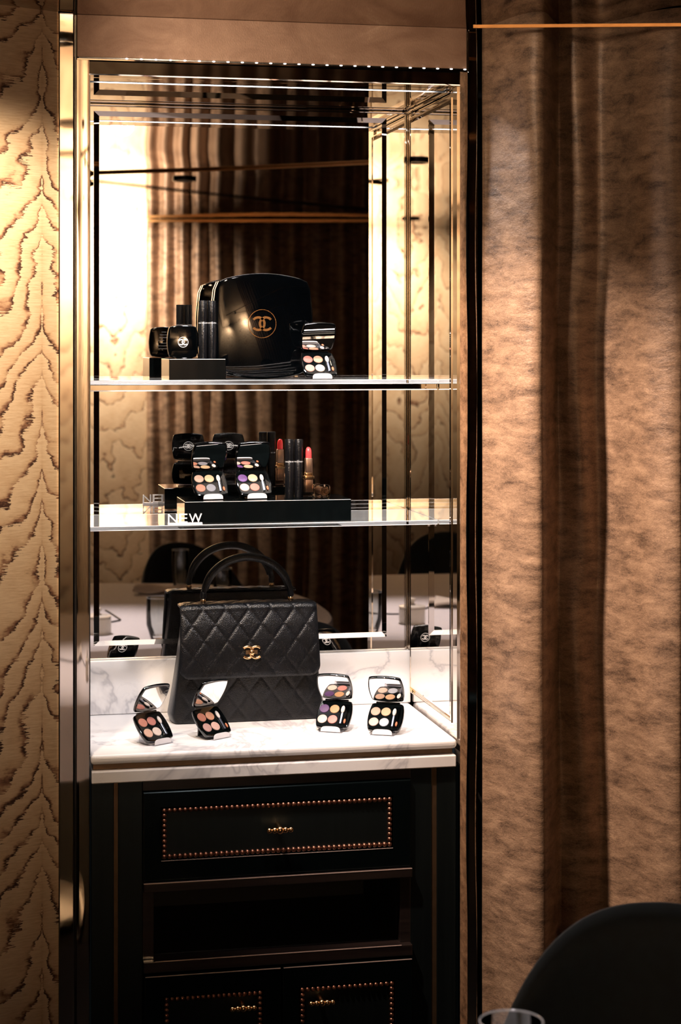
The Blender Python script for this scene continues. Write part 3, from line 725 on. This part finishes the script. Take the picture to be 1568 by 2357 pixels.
# giant compact
gx0, gx1 = P(492, 750, 0.242)[0], P(722, 750, 0.242)[0]; gz1 = P(600, 628, 0.242)[1]
gw, gh = gx1 - gx0, gz1 - Z1
gc = thing('giant_compact', 'oversized glossy black display compact with gold ringed emblem', 'display compact', ((gx0 + gx1) / 2, 0.272, Z1))
g_out = lambda k=1.0: barrel(gw * k, gh * k, gw * 0.028, gh * 0.05, 0.022, 14, 0, gh / 2)
MB().prism(g_out(), -0.028, -0.0015, 'y', 0.005).build('front_shell', M['lacquer'], gc, smooth=35, local=True)
MB().prism(g_out(), 0.0015, 0.028, 'y', 0.005).build('back_shell', M['lacquer'], gc, smooth=35, local=True)
MB().prism(g_out(0.985), -0.0015, 0.0015, 'y').build('seam_band', M['gold'], gc, local=True)
ex, ez = P(604, 745, 0.242)[0] - gc.location.x, P(604, 745, 0.242)[1] - Z1
emblem(0.0152, 0.0048, -0.0288, -0.0279, (ex, ez), 0.0292, 0.0012).build('emblem', M['brass'], gc, local=True)
palette('open copper pink palette beside the giant compact on the upper shelf', (P(738, 860, 0.19)[0], 0.175, Z1), R(3), [(186, 112, 98), (220, 156, 126), (214, 152, 136), (240, 204, 188)], GRP, True, 'clear acrylic easel under the palette on the upper shelf', 30)

# ------------------------------------------------------------------ lower shelf
x0 = P(425, 1180, 0.152)[0]; x1 = P(808.5, 1180, 0.152)[0]; h2 = P(425, 1155, 0.152)[1] - Z2
riser('long black acrylic block under the palettes and lipstick on the lower shelf', 'display_block', x0, x1, 0.152, 0.278, Z2, h2)
ZB2 = Z2 + h2
palette('open palette with a silver grey pan on the lower shelf block', (P(490, 1150, 0.19)[0], 0.19, ZB2), R(5), [(200, 164, 144), (226, 190, 148), (196, 130, 104), (142, 142, 152)], GRP, True, 'clear acrylic easel under the silver grey palette on the lower shelf', 30)
palette('open palette with one violet pan on the lower shelf block', (P(591, 1149, 0.19)[0], 0.19, ZB2), R(5), [(124, 80, 156), (246, 212, 176), (240, 204, 194), (230, 138, 124)], GRP, True, 'clear acrylic easel under the violet palette on the lower shelf', 30)
xa_, xb_ = P(666.5, 1080, 0.225)[0], P(687.5, 1080, 0.225)[0]; rr = (xb_ - xa_) / 2 * 0.98; hh = P(676, 1011, 0.225)[1] - ZB2
mascara('black ridged mascara tube beside the violet palette on the lower shelf', (xa_, 0.225, ZB2), hh, rr, -1.6, TG)
mascara('black ridged mascara tube touching the lipstick on the lower shelf', (xb_, 0.225, ZB2), hh, rr, -3.3, TG)
# lipstick
lx = P(710.5, 1100, 0.222)[0]; px = 3.72 / FPX * 1.03
lp = thing('lipstick', 'open red lipstick in a clear crystal base with gold collar', 'lipstick', (lx, 0.222, ZB2))
sq = lambda w_, n_=6: superellipse(w_, w_, n_, 32)
def sqprism(w0, z0, z1, n_=6, inset=0.0008): return MB().prism(sq(w0, n_), z0, z1, 'z', inset)
sqprism(27.5 * px, 0.0, 41 * px, 7, 0.0015).build('crystal_base', M['crystal'], lp, smooth=35, local=True)
sqprism(19 * px, 11 * px, 41.2 * px, 7).build('inner_cup', M['tubebronze'], lp, smooth=35, local=True)
sqprism(24 * px, 41.3 * px, 48 * px, 7).build('gold_collar', M['gold'], lp, smooth=35, local=True)
sqprism(17.5 * px, 48.1 * px, 55 * px, 7).build('gold_collar', M['gold'], lp, smooth=35, local=True)
sqprism(16 * px, 55.1 * px, 88 * px, 7).build('inner_tube', M['tubebronze'], lp, smooth=35, local=True)
b = MB(); vs = []; K = 20; rad = 6.8 * px
lev = [(0, 1), (8 * px, 1), (14 * px, 0.99), (19 * px, 0.90), (22.5 * px, 0.7), (24.5 * px, 0.4), (25.2 * px, 0.08)]
for z, k in lev:
    for i in range(K):
        q = 2 * math.pi * i / K; cx_, cy_ = rad * k * math.cos(q), rad * k * math.sin(q) + rad * (1 - k) * 0.7
        vs.append((cx_, cy_, 88.1 * px + z))
fs = [(j * K + i, j * K + (i + 1) % K, (j + 1) * K + (i + 1) % K, (j + 1) * K + i) for j in range(len(lev) - 1) for i in range(K)]
b.add(vs, fs + [tuple(range(K))[::-1], tuple(range((len(lev) - 1) * K, len(lev) * K))]); b.build('bullet', M['lip'], lp, smooth=50, local=True)
# its cap lying on the block
kx = P(744, 1130, 0.205)[0]; kw = 29 * px
kp = thing('lipstick_cap', 'square crystal lipstick cap with emblem lying beside the red lipstick', 'lipstick cap', (kx, 0.19, ZB2), R(6))
MB().prism(superellipse(kw, kw, 8, 40, 0, kw / 2), 0, 0.045, 'y', 0.003).build('crystal_body', M['crystal'], kp, smooth=35, local=True)
MB().prism(superellipse(kw * 0.62, kw * 0.62, 2, 28, 0, kw / 2), 0.004, 0.044, 'y').build('bronze_liner', M['tubebronze'], kp, smooth=35, local=True)
emblem(0.0049, 0.0017, -0.0006, 0.0001, (0, kw / 2), 0.0092, 0.0014).build('emblem', M['gold'], kp, local=True)
# NEW letters
nw = thing('new_letters', 'white acrylic letters reading NEW on a clear strip at the shelf front', 'sign', (P(426, 1205, 0.146)[0], 0.1465, Z2))
nx0, nx1 = P(387, 1205, 0.146)[0], P(466, 1205, 0.146)[0]
MB().box(-(nx1 - nx0) / 2, (nx1 - nx0) / 2, -0.0055, 0.004, 0.0002, 0.0038).build('clear_strip', M['lipmat'], nw, local=True)
lh = 21 * 3.64 / FPX; size = lh / 0.70
cur = -0.0335
for chx, adv in (('N', 0.0), ('E', 0.0), ('W', 0.0)):
    mb = text_mesh(chx, size, 0.0013); mx0 = min(v[0] for v in mb.v); mx1 = max(v[0] for v in mb.v)
    mb.v = [(v[0] - mx0, v[1], v[2]) for v in mb.v]
    k = {'N': 0.0185, 'E': 0.0165, 'W': 0.0255}[chx] / (mx1 - mx0)
    mb.v = [(v[0] * k, v[1], v[2]) for v in mb.v]
    to_xz(mb, cur, -0.0005, 0.0039).build('letter', M['letters'], nw, local=True)
    cur += {'N': 0.0185, 'E': 0.0165, 'W': 0.0255}[chx] + 0.0032

# ------------------------------------------------------------------ handbag
bag = thing('handbag', 'black quilted caviar leather handbag with top handle and gold clasp', 'handbag', (0.5965, 0.288, ZC))
BH = 0.232
def quilt(x, z, dx=0.047, dz=0.062):
    a = math.sin(math.pi * (x / dx + z / dz)); b_ = math.sin(math.pi * (x / dx - z / dz))
    return (1 - (1 - min(abs(a), abs(b_))) ** 5) * (0.75 + 0.25 * abs(a * b_))
def half_w(z): return 0.165 - 0.027 * (z / BH) ** 0.8 - 0.010 * max(0, (0.02 - z) / 0.02) ** 2
def half_d(z): return 0.042 - 0.024 * (z / BH)
body = MB(); NF, NS, NB, NZ = 130, 10, 60, 100
ringn = NF + NS + NB + NS
def lean(z): return -0.014 * (z / BH)
for j in range(NZ + 1):
    z = BH * j / NZ; W_, D_ = half_w(z), half_d(z); r = min(0.010, D_ * 0.6)
    edge = min(1, z / 0.010, (BH - z) / 0.004 + 0.0)
    row = []
    for i in range(NF):
        t = i / (NF - 1); x = -W_ + r + (2 * (W_ - r)) * t
        q = quilt(x, z) * 0.0019 * min(1, (t + 0.01) * 12, (1.01 - t) * 12) * max(0, min(1, z / 0.008))
        bulge = 0.006 * math.sin(math.pi * t) * math.sin(math.pi * min(1, z / BH))
        row.append((x, -D_ - q - bulge, z))
    for i in range(NS):
        a = -math.pi / 2 + math.pi * (i + 0.5) / NS
        dent = 0.010 * (z / BH) * math.cos(a) ** 2
        row.append((W_ - r + r * math.cos(a) * 1.0 - dent, D_ * math.sin(a), z))
    for i in range(NB):
        t = i / (NB - 1); x = W_ - r - 2 * (W_ - r) * t
        row.append((x, D_ + quilt(x, z) * 0.002 * min(1, (t + 0.01) * 12, (1.01 - t) * 12), z))
    for i in range(NS):
        a = math.pi / 2 + math.pi * (i + 0.5) / NS
        dent = 0.010 * (z / BH) * math.cos(a) ** 2
        row.append((-W_ + r + r * math.cos(a) + dent, D_ * math.sin(a), z))
    if j == 0: row = [(x * 0.985, y * 0.93, 0.0) for x, y, z_ in row]
    body.v += [(x, y + lean(z), z) for x, y, z in row]
for j in range(NZ):
    for i in range(ringn):
        a, b_ = j * ringn + i, j * ringn + (i + 1) % ringn
        body.f.append((a, b_, b_ + ringn, a + ringn))
body.f.append(tuple(range(ringn))[::-1]); body.f.append(tuple(range(NZ * ringn, (NZ + 1) * ringn)))
body.build('body', M['leather'], bag, smooth=50, local=True)
# flap: from the back edge, over the top, down the front
FLAP = 0.132
def flap_fn(a, b):
    W0 = 0.1405
    s_ = b * (0.036 + 0.020 + FLAP)          # run along the flap
    ytop0 = half_d(BH) + lean(BH)
    if s_ < 0.036:
        y = ytop0 + 0.004 - s_; z = BH + 0.006
    elif s_ < 0.056:
        q = (s_ - 0.036) / 0.020 * math.pi / 2
        y = ytop0 + 0.004 - 0.036 - 0.0127 * math.sin(q); z = BH + 0.006 - 0.0127 * (1 - math.cos(q))
    else:
        d = s_ - 0.056; z = BH + 0.006 - 0.0127 - d
        y = ytop0 + 0.004 - 0.0487 - 0.0215 * (d / FLAP) - 0.004 * math.sin(math.pi * d / FLAP)
    Wz = W0 + (0.004 * max(0, s_ - 0.056) / FLAP)
    rem = (1 - b) * (0.056 + FLAP); rc = 0.022
    if rem < rc: Wz -= rc - math.sqrt(max(0, rc * rc - (rc - rem) ** 2))
    x = -Wz + 2 * Wz * a
    e = min(1, (Wz - abs(x)) / 0.010, rem / 0.010)
    q = quilt(x, -s_ + 0.051) * 0.0019 * max(0, e) - (0.0012 if max(0, e) < 0.25 else 0)
    if s_ < 0.036: z += q
    elif s_ < 0.056: z += q * 0.7; y -= q * 0.7
    else: y -= q
    sag = 0.0015 * (1 - (x / Wz) ** 2) if s_ < 0.056 else 0
    return (x, y, z + sag)
fb = MB(); fb.grid(flap_fn, 130, 110)
o = fb.build('flap', M['leather'], bag, smooth=60, local=True)
md = o.modifiers.new('thick', 'SOLIDIFY'); md.thickness = 0.004; md.offset = -1
# handle
yb = half_d(BH) + lean(BH) - 0.018
hs = 0.0905; hp_, hr = [], []
hz0 = BH + 0.014; HH = 0.086
for i in range(41):
    q = math.pi * i / 40; c_ = math.cos(q); s2 = math.sin(q)
    x = -hs * c_; z = hz0 + HH * s2 ** 0.95
    hp_.append((x, yb, z)); hr.append(0.0045 + 0.0035 * min(1, s2 * 1.8))
hd = MB().tube(hp_, hr, 14).build('handle', M['leather'], bag, smooth=60, local=True)
MB().tube([(p[0] * 0.93, p[1] , hz0 + (p[2] - hz0) * 0.93 - 0.0005) for p in hp_[3:-3]], 0.0022, 8).build('piping', M['leather'], hd, smooth=60, local=True)
for s_ in (-1, 1):
    m_ = MB().ball((s_ * hs, yb, BH + 0.0125), 0.0062, 14, 9)
    m_.lathe([(0.0052, 0), (0.0052, 0.003), (0.0035, 0.005)], 14, (s_ * hs, yb, BH + 0.0055)); m_.build('handle_ball', M['gold'], bag, smooth=60, local=True)
    MB().lathe([(0.0065, 0), (0.0068, 0.006), (0.005, 0.014), (0.0035, 0.016)], 14, (s_ * hs, yb, BH + 0.018)).build('handle_tab', M['leather'], bag, smooth=60, local=True)
# clasp
cxp, czp = P(580.5, 1502, 0.222); cxp -= bag.location.x; czp -= bag.location.z
dcl = BH + 0.006 - 0.0127 - czp
ycl = half_d(BH) + lean(BH) + 0.004 - 0.0487 - 0.0215 * (dcl / FLAP) - 0.004 * math.sin(math.pi * dcl / FLAP) - 0.0028
cs = MB()
for sg in (-1, 1):
    path = []
    for i in range(25):
        a = R(46 + (314 - 46) * i / 24)
        path.append((cxp + sg * (0.0086 + 0.0118 * math.cos(a)), ycl - 0.0025 - 0.0006 * sg, czp + 0.0118 * math.sin(a)))
    cs.tube(path, 0.0026, 10)
cs.ball((cxp, ycl - 0.0045, czp), 0.0058, 14, 9, (1, 0.7, 1))
cs.box(cxp - 0.012, cxp + 0.012, ycl - 0.0005, ycl + 0.001, czp - 0.004, czp + 0.004)
cs.build('clasp', M['gold'], bag, smooth=60, local=True)

# ------------------------------------------------------------------ curtains
def curtain(name, label, p0, ang, length, folds, amp, z0, z1, seed, group, per=14, drift=0.012):
    """pleated drape; folds = list of (start, end, depth) along its run, room side is local -y"""
    rnd = random.Random(seed); N = []
    for (a, b, d, skew) in folds:
        for i in range(per):
            t = i / per; N.append((a + (b - a) * t, t, d, skew))
    N.append((folds[-1][1], 0, 0, 0.5))
    nz = 46; mb = MB(); ncol = len(N)
    ph = rnd.random() * 6
    for j in range(nz + 1):
        z = z0 + (z1 - z0) * j / nz
        for i, (s_, t, d, sk) in enumerate(N):
            tt = t / (2 * sk) if t < sk else 0.5 + (t - sk) / (2 * (1 - sk))
            prof = (0.5 - 0.5 * math.cos(2 * math.pi * tt)) ** 0.8
            dep = d * prof * (0.9 + 0.1 * math.sin(2.1 * z + i * 0.05 + ph)) + 0.004 * math.sin(11 * z + i * 0.31)
            x = s_ + drift * math.sin(1.7 * z + s_ * 3.1 + ph) * min(1, s_ / 0.2)
            mb.v.append((x, -dep, z))
    for j in range(nz):
        for i in range(ncol - 1):
            a = j * ncol + i; mb.f.append((a, a + 1, a + 1 + ncol, a + ncol))
    o = mb.build(name, M['curtain'], None, smooth=80); o.location = (p0[0], p0[1], 0); o.rotation_euler = (0, 0, ang)
    md = o.modifiers.new('thick', 'SOLIDIFY'); md.thickness = 0.003; md.offset = 0
    return tag(o, label, 'curtain', group)
fr = [(0.0, 0.150, 0.115, 0.72), (0.150, 0.228, 0.020, 0.5), (0.228, 0.405, 0.150, 0.80), (0.405, 0.53, 0.03, 0.6), (0.53, 0.78, 0.12, 0.70)]
a = 0.78
for k in range(9):
    w_ = random.uniform(0.16, 0.24); fr.append((a, a + w_, random.uniform(0.05, 0.085), 0.58)); a += w_
curtain('curtain', 'bronze satin curtain hanging in deep folds beside the niche', cur_pt(0.002, 0.0), CA, a, fr, 0.08, 0.01, CEIL + 0.012, 3, 'bronze curtains', 22, 0.006)
fo = []; a = 0.0
while a < 2.35:
    w_ = random.uniform(0.075, 0.14); fo.append((a, a + w_, random.uniform(0.045, 0.085), random.uniform(0.42, 0.6))); a += w_
curtain('curtain', 'bronze satin curtain on the far wall seen only in the mirror', (3.35, opp(3.35) - 0.03), R(180) + OA, a, fo, 0.07, 0.01, CEIL + 0.020, 5, 'bronze curtains', 12, 0.010)

# ------------------------------------------------------------------ chairs and the table in front of the niche
def chair(label, loc, rz, group='black velvet chairs around the table'):
    t = thing('dining_chair', label, 'chair', loc, rz, group)
    # local -y is where the backrest stands, +y is towards the table
    def back(a, b):
        x_ = -1 + 2 * a; return x_
    mb = MB(); NX, NZ_ = 40, 18; th = 0.045; outer, inner = [], []
    def top(x): return 0.50 + 0.36 * (max(0, 1 - abs(x) ** 2.4)) ** 0.55
    for side in (0, 1):
        for j in range(NZ_ + 1):
            for i in range(NX + 1):
                x = -1 + 2 * i / NX; zt = top(x); z = 0.40 + (zt - 0.40) * j / NZ_
                rr_ = math.sqrt(max(0.02, 1 - max(0, (j / NZ_ - 0.9) / 0.1) ** 2)) * math.sqrt(max(0.02, 1 - max(0, (abs(x) - 0.92) / 0.08) ** 2))
                yy = -0.25 + 0.16 * abs(x) ** 2.2 - 0.05 * (z - 0.4)
                mb.v.append((x * 0.285, yy + (-1 if side == 0 else 1) * th / 2 * rr_, z))
    w_ = NX + 1; n_ = (NZ_ + 1) * w_
    for j in range(NZ_):
        for i in range(NX):
            a_ = j * w_ + i; mb.f += [(a_, a_ + 1, a_ + 1 + w_, a_ + w_), (n_ + a_, n_ + a_ + w_, n_ + a_ + 1 + w_, n_ + a_ + 1)]
    for i in range(NX):
        mb.f += [(NZ_ * w_ + i, NZ_ * w_ + i + 1, n_ + NZ_ * w_ + i + 1, n_ + NZ_ * w_ + i), (i, n_ + i, n_ + i + 1, i + 1)]
    for j in range(NZ_):
        for i in (0, NX): mb.f.append((j * w_ + i, (j + 1) * w_ + i, n_ + (j + 1) * w_ + i, n_ + j * w_ + i))
    mb.build('backrest', M['velvet'], t, smooth=70, local=True)
    MB().prism(superellipse(0.50, 0.48, 3.2, 36, 0, 0.02), 0.38, 0.47, 'z', 0.02).build('seat', M['velvet'], t, smooth=50, local=True)
    for sx in (-1, 1):
        for sy in (-1, 1):
            MB().tube([(sx * 0.19, 0.02 + sy * 0.17, 0.385), (sx * 0.215, 0.02 + sy * 0.20, 0.0)], [0.018, 0.011], 10).build('leg', M['wood'], t, smooth=50, local=True)
    return t
chair('black velvet round-backed chair in the near right corner', (0.935, -1.02 - 0.25, 0), R(180 - 8))
chair('black velvet round-backed chair seen in the mirror behind the handbag', (1.02, -2.96, 0), R(-30))
chair('black velvet round-backed chair seen at the right edge of the mirror', (-0.15, -3.12, 0), R(5))
TX, TY = 0.13, -2.05
tb = thing('dining_table', 'white clothed table reflected in the mirror behind the handbag', 'table', (TX, TY, 0))
MB().prism(superellipse(2.24, 1.60, 2.8, 72, 0, 0), 0.715, 0.745, 'z', 0.006).build('table_top', M['wood'], tb, local=True, smooth=40)
MB().lathe([(0.30, 0), (0.28, 0.03), (0.07, 0.06), (0.06, 0.68), (0.12, 0.714)], 28).build('pedestal', M['darkbronze'], tb, local=True, smooth=40)
tc = MB(); out = superellipse(2.26, 1.62, 2.8, 144, 0, 0); out2 = [(x * 1.004 + 0.0, y * 1.006) for x, y in out]
n_ = len(out); lv = [(1.0, 0.7455), (1.0, 0.7475), (1.004, 0.74), (1.006, 0.70), (1.012, 0.62), (1.015, 0.56)]
for k, z in lv:
    for i, (x, y) in enumerate(out):
        wv = 0.012 * math.sin(i * 0.9) * max(0, (0.70 - z) / 0.14); L_ = math.hypot(x, y); tc.v.append((x * k * (1 + wv / L_), y * k * (1 + wv / L_), z))
for j in range(1, len(lv) - 1):
    for i in range(n_): a_ = j * n_ + i; b_ = j * n_ + (i + 1) % n_; tc.f.append((a_, b_, b_ + n_, a_ + n_))
tc.f.append(tuple(range(n_, 2 * n_)))
tcm = tc.build('tablecloth', M['cloth'], None, smooth=50); tcm.location = (TX, TY, 0.0008)
tag(tcm, 'white cloth draped over the reflected table', 'tablecloth')
ZTAB = 0.7485
def tumbler(label, x, y, r, h, taper=0.8):
    t = thing('tumbler', label, 'glass', (x, y, ZTAB), 0, 'clear tumblers on the table')
    prof = [(r * taper, 0), (r * 0.98, h * 0.35), (r, h * 0.7), (r * 0.97, h), (r * 0.94, h), (r * 0.965, h * 0.7), (r * 0.94, h * 0.36), (r * taper * 0.9, 0.012), (0.001, 0.012)]
    MB().lathe(prof, 40).build('bowl', M['glass'], t, smooth=50, local=True)
    MB().tube([(r * 0.955 * math.cos(q * math.pi / 20), r * 0.955 * math.sin(q * math.pi / 20), h) for q in range(40)], 0.0011, 6, closed=True).build('rim', M['glassrim'], t, smooth=60, local=True)
M['glassrim'] = plain('glass_rim', (0.5, 0.52, 0.54), 0.08, 0.3, 0.02)
tumbler('tall clear tumbler whose rim shows at the lower right edge', 0.63, -1.45, 0.038, 0.128, 0.62)
tumbler('short clear tumbler reflected inside the handbag handle', 0.98, -2.50, 0.036, 0.085, 0.9)
tumbler('tall slim tumbler reflected left of the handbag handle', 0.84, -2.62, 0.031, 0.145, 0.8)
sb = thing('sugar_bowl', 'low cream ceramic pot with knob reflected at lower left of the mirror', 'pot', (0.455, -1.60, ZTAB))
MB().lathe([(0.042, 0), (0.043, 0.004), (0.043, 0.048), (0.040, 0.050)], 36).build('pot', M['ceramic'], sb, smooth=40, local=True)
MB().lathe([(0.043, 0.0505), (0.043, 0.056), (0.012, 0.060), (0.006, 0.066), (0.013, 0.074), (0.011, 0.080), (0.002, 0.082)], 30).build('lid', M['ceramic'], sb, smooth=50, local=True)
def napkin(label, x, y, rz, w_, d_):
    mb = MB()
    mb.grid(lambda a, b: ((a - 0.5) * w_, (b - 0.5) * d_, 0.010 + 0.006 * math.sin(7 * a + 3 * b) + 0.004 * math.sin(13 * b)), 20, 12)
    o = mb.build('napkin', M['napkin'], None, smooth=60); o.location = (x, y, ZTAB + 0.005); o.rotation_euler = (0, 0, rz)
    md = o.modifiers.new('thick', 'SOLIDIFY'); md.thickness = 0.009; md.offset = 0
    tag(o, label, 'napkin', 'folded napkins on the table')
napkin('folded cream napkin reflected left of the handbag handle', 0.76, -2.52, R(12), 0.20, 0.11)
napkin('folded cream napkin lying near the sugar pot', 0.18, -1.95, R(-20), 0.22, 0.14)
cb_ = []
for i in range(40):
    t = i / 39; cb_.append((0.30 + 0.42 * t - 0.25 * max(0, t - 0.6) * 2, -1.95 + 0.16 * math.sin(t * 4.2) , ZTAB + 0.003))
o = MB().tube(cb_, 0.0025, 8).build('cable', M['cable'], None, smooth=60); tag(o, 'thin dark cable curling across the reflected tablecloth', 'cable')

# ------------------------------------------------------------------ ceiling fittings
def ceil_z(x, y):
    d = 0.02 - y; a = (x + 2.9) / 6.4; b = (max(0.0, d) / 5.85) ** (1 / 2.2); return ceil_fn(a, b)[2]
def downlight(label, x, y, lit=True):
    z = ceil_z(x, y)
    t = thing('downlight', label, 'ceiling light', (x, y, z - 0.010), 0, 'recessed ceiling lights')
    MB().lathe([(0.030, 0.012), (0.045, 0.010), (0.047, 0.004), (0.044, 0.0), (0.034, 0.0), (0.031, 0.006), (0.030, 0.0118)], 32).build('trim_ring', M['darkbronze'], t, smooth=40, local=True)
    MB().lathe([(0.0295, 0.009), (0.0295, 0.0115), (0.001, 0.0115)], 28).build('lens', M['lens'], t, smooth=40, local=True)
for lab_, x, y in (('round ceiling light over the far wallpaper beside the far curtain', 0.56, -4.68), ('round ceiling light over the far wallpaper away from the far curtain', -0.35, -4.85), ('round ceiling light close to the left wallpaper', 0.04, -0.60),
                   ('round ceiling light aimed into the niche', 0.60, -0.55), ('round ceiling light in front of the niche frieze', 0.45, -0.68), ('round ceiling light aimed at the curtain beside the niche', 0.22, -0.42), ('round ceiling light above the middle of the table', 0.35, -1.95),
                   ('round ceiling light reflected as a bright spot high in the mirror', 0.89, -2.9)):
    downlight(lab_, x, y)
def ceil_line(name, label, cat, p0, p1, r, mat, n=20, drop=0.004):
    pts = [(p0[0] + (p1[0] - p0[0]) * i / n, p0[1] + (p1[1] - p0[1]) * i / n) for i in range(n + 1)]
    o = MB().tube([(x, y, ceil_z(x, y) - drop) for x, y in pts], r, 8).build(name, mat, None, smooth=60)
    return tag(o, label, cat)
ceil_line('ceiling_strip', 'thin brass strip running across the reflected ceiling', 'trim', (0.25, -2.92), (2.2, -1.60), 0.0045, M['cornice'])
ceil_line('ceiling_cable', 'thin black cable along the reflected ceiling', 'cable', (0.25, -2.80), (2.0, -4.35), 0.003, M['cable'])
tr = thing('ceiling_sensor', 'small dark fitting on the reflected ceiling cable', 'sensor', (0.52, -2.98, ceil_z(0.52, -2.98) - 0.03))
MB().lathe([(0.02, 0.0), (0.034, 0.006), (0.034, 0.016), (0.02, 0.022), (0.008, 0.03)], 24).build('housing', M['cable'], tr, smooth=50, local=True)
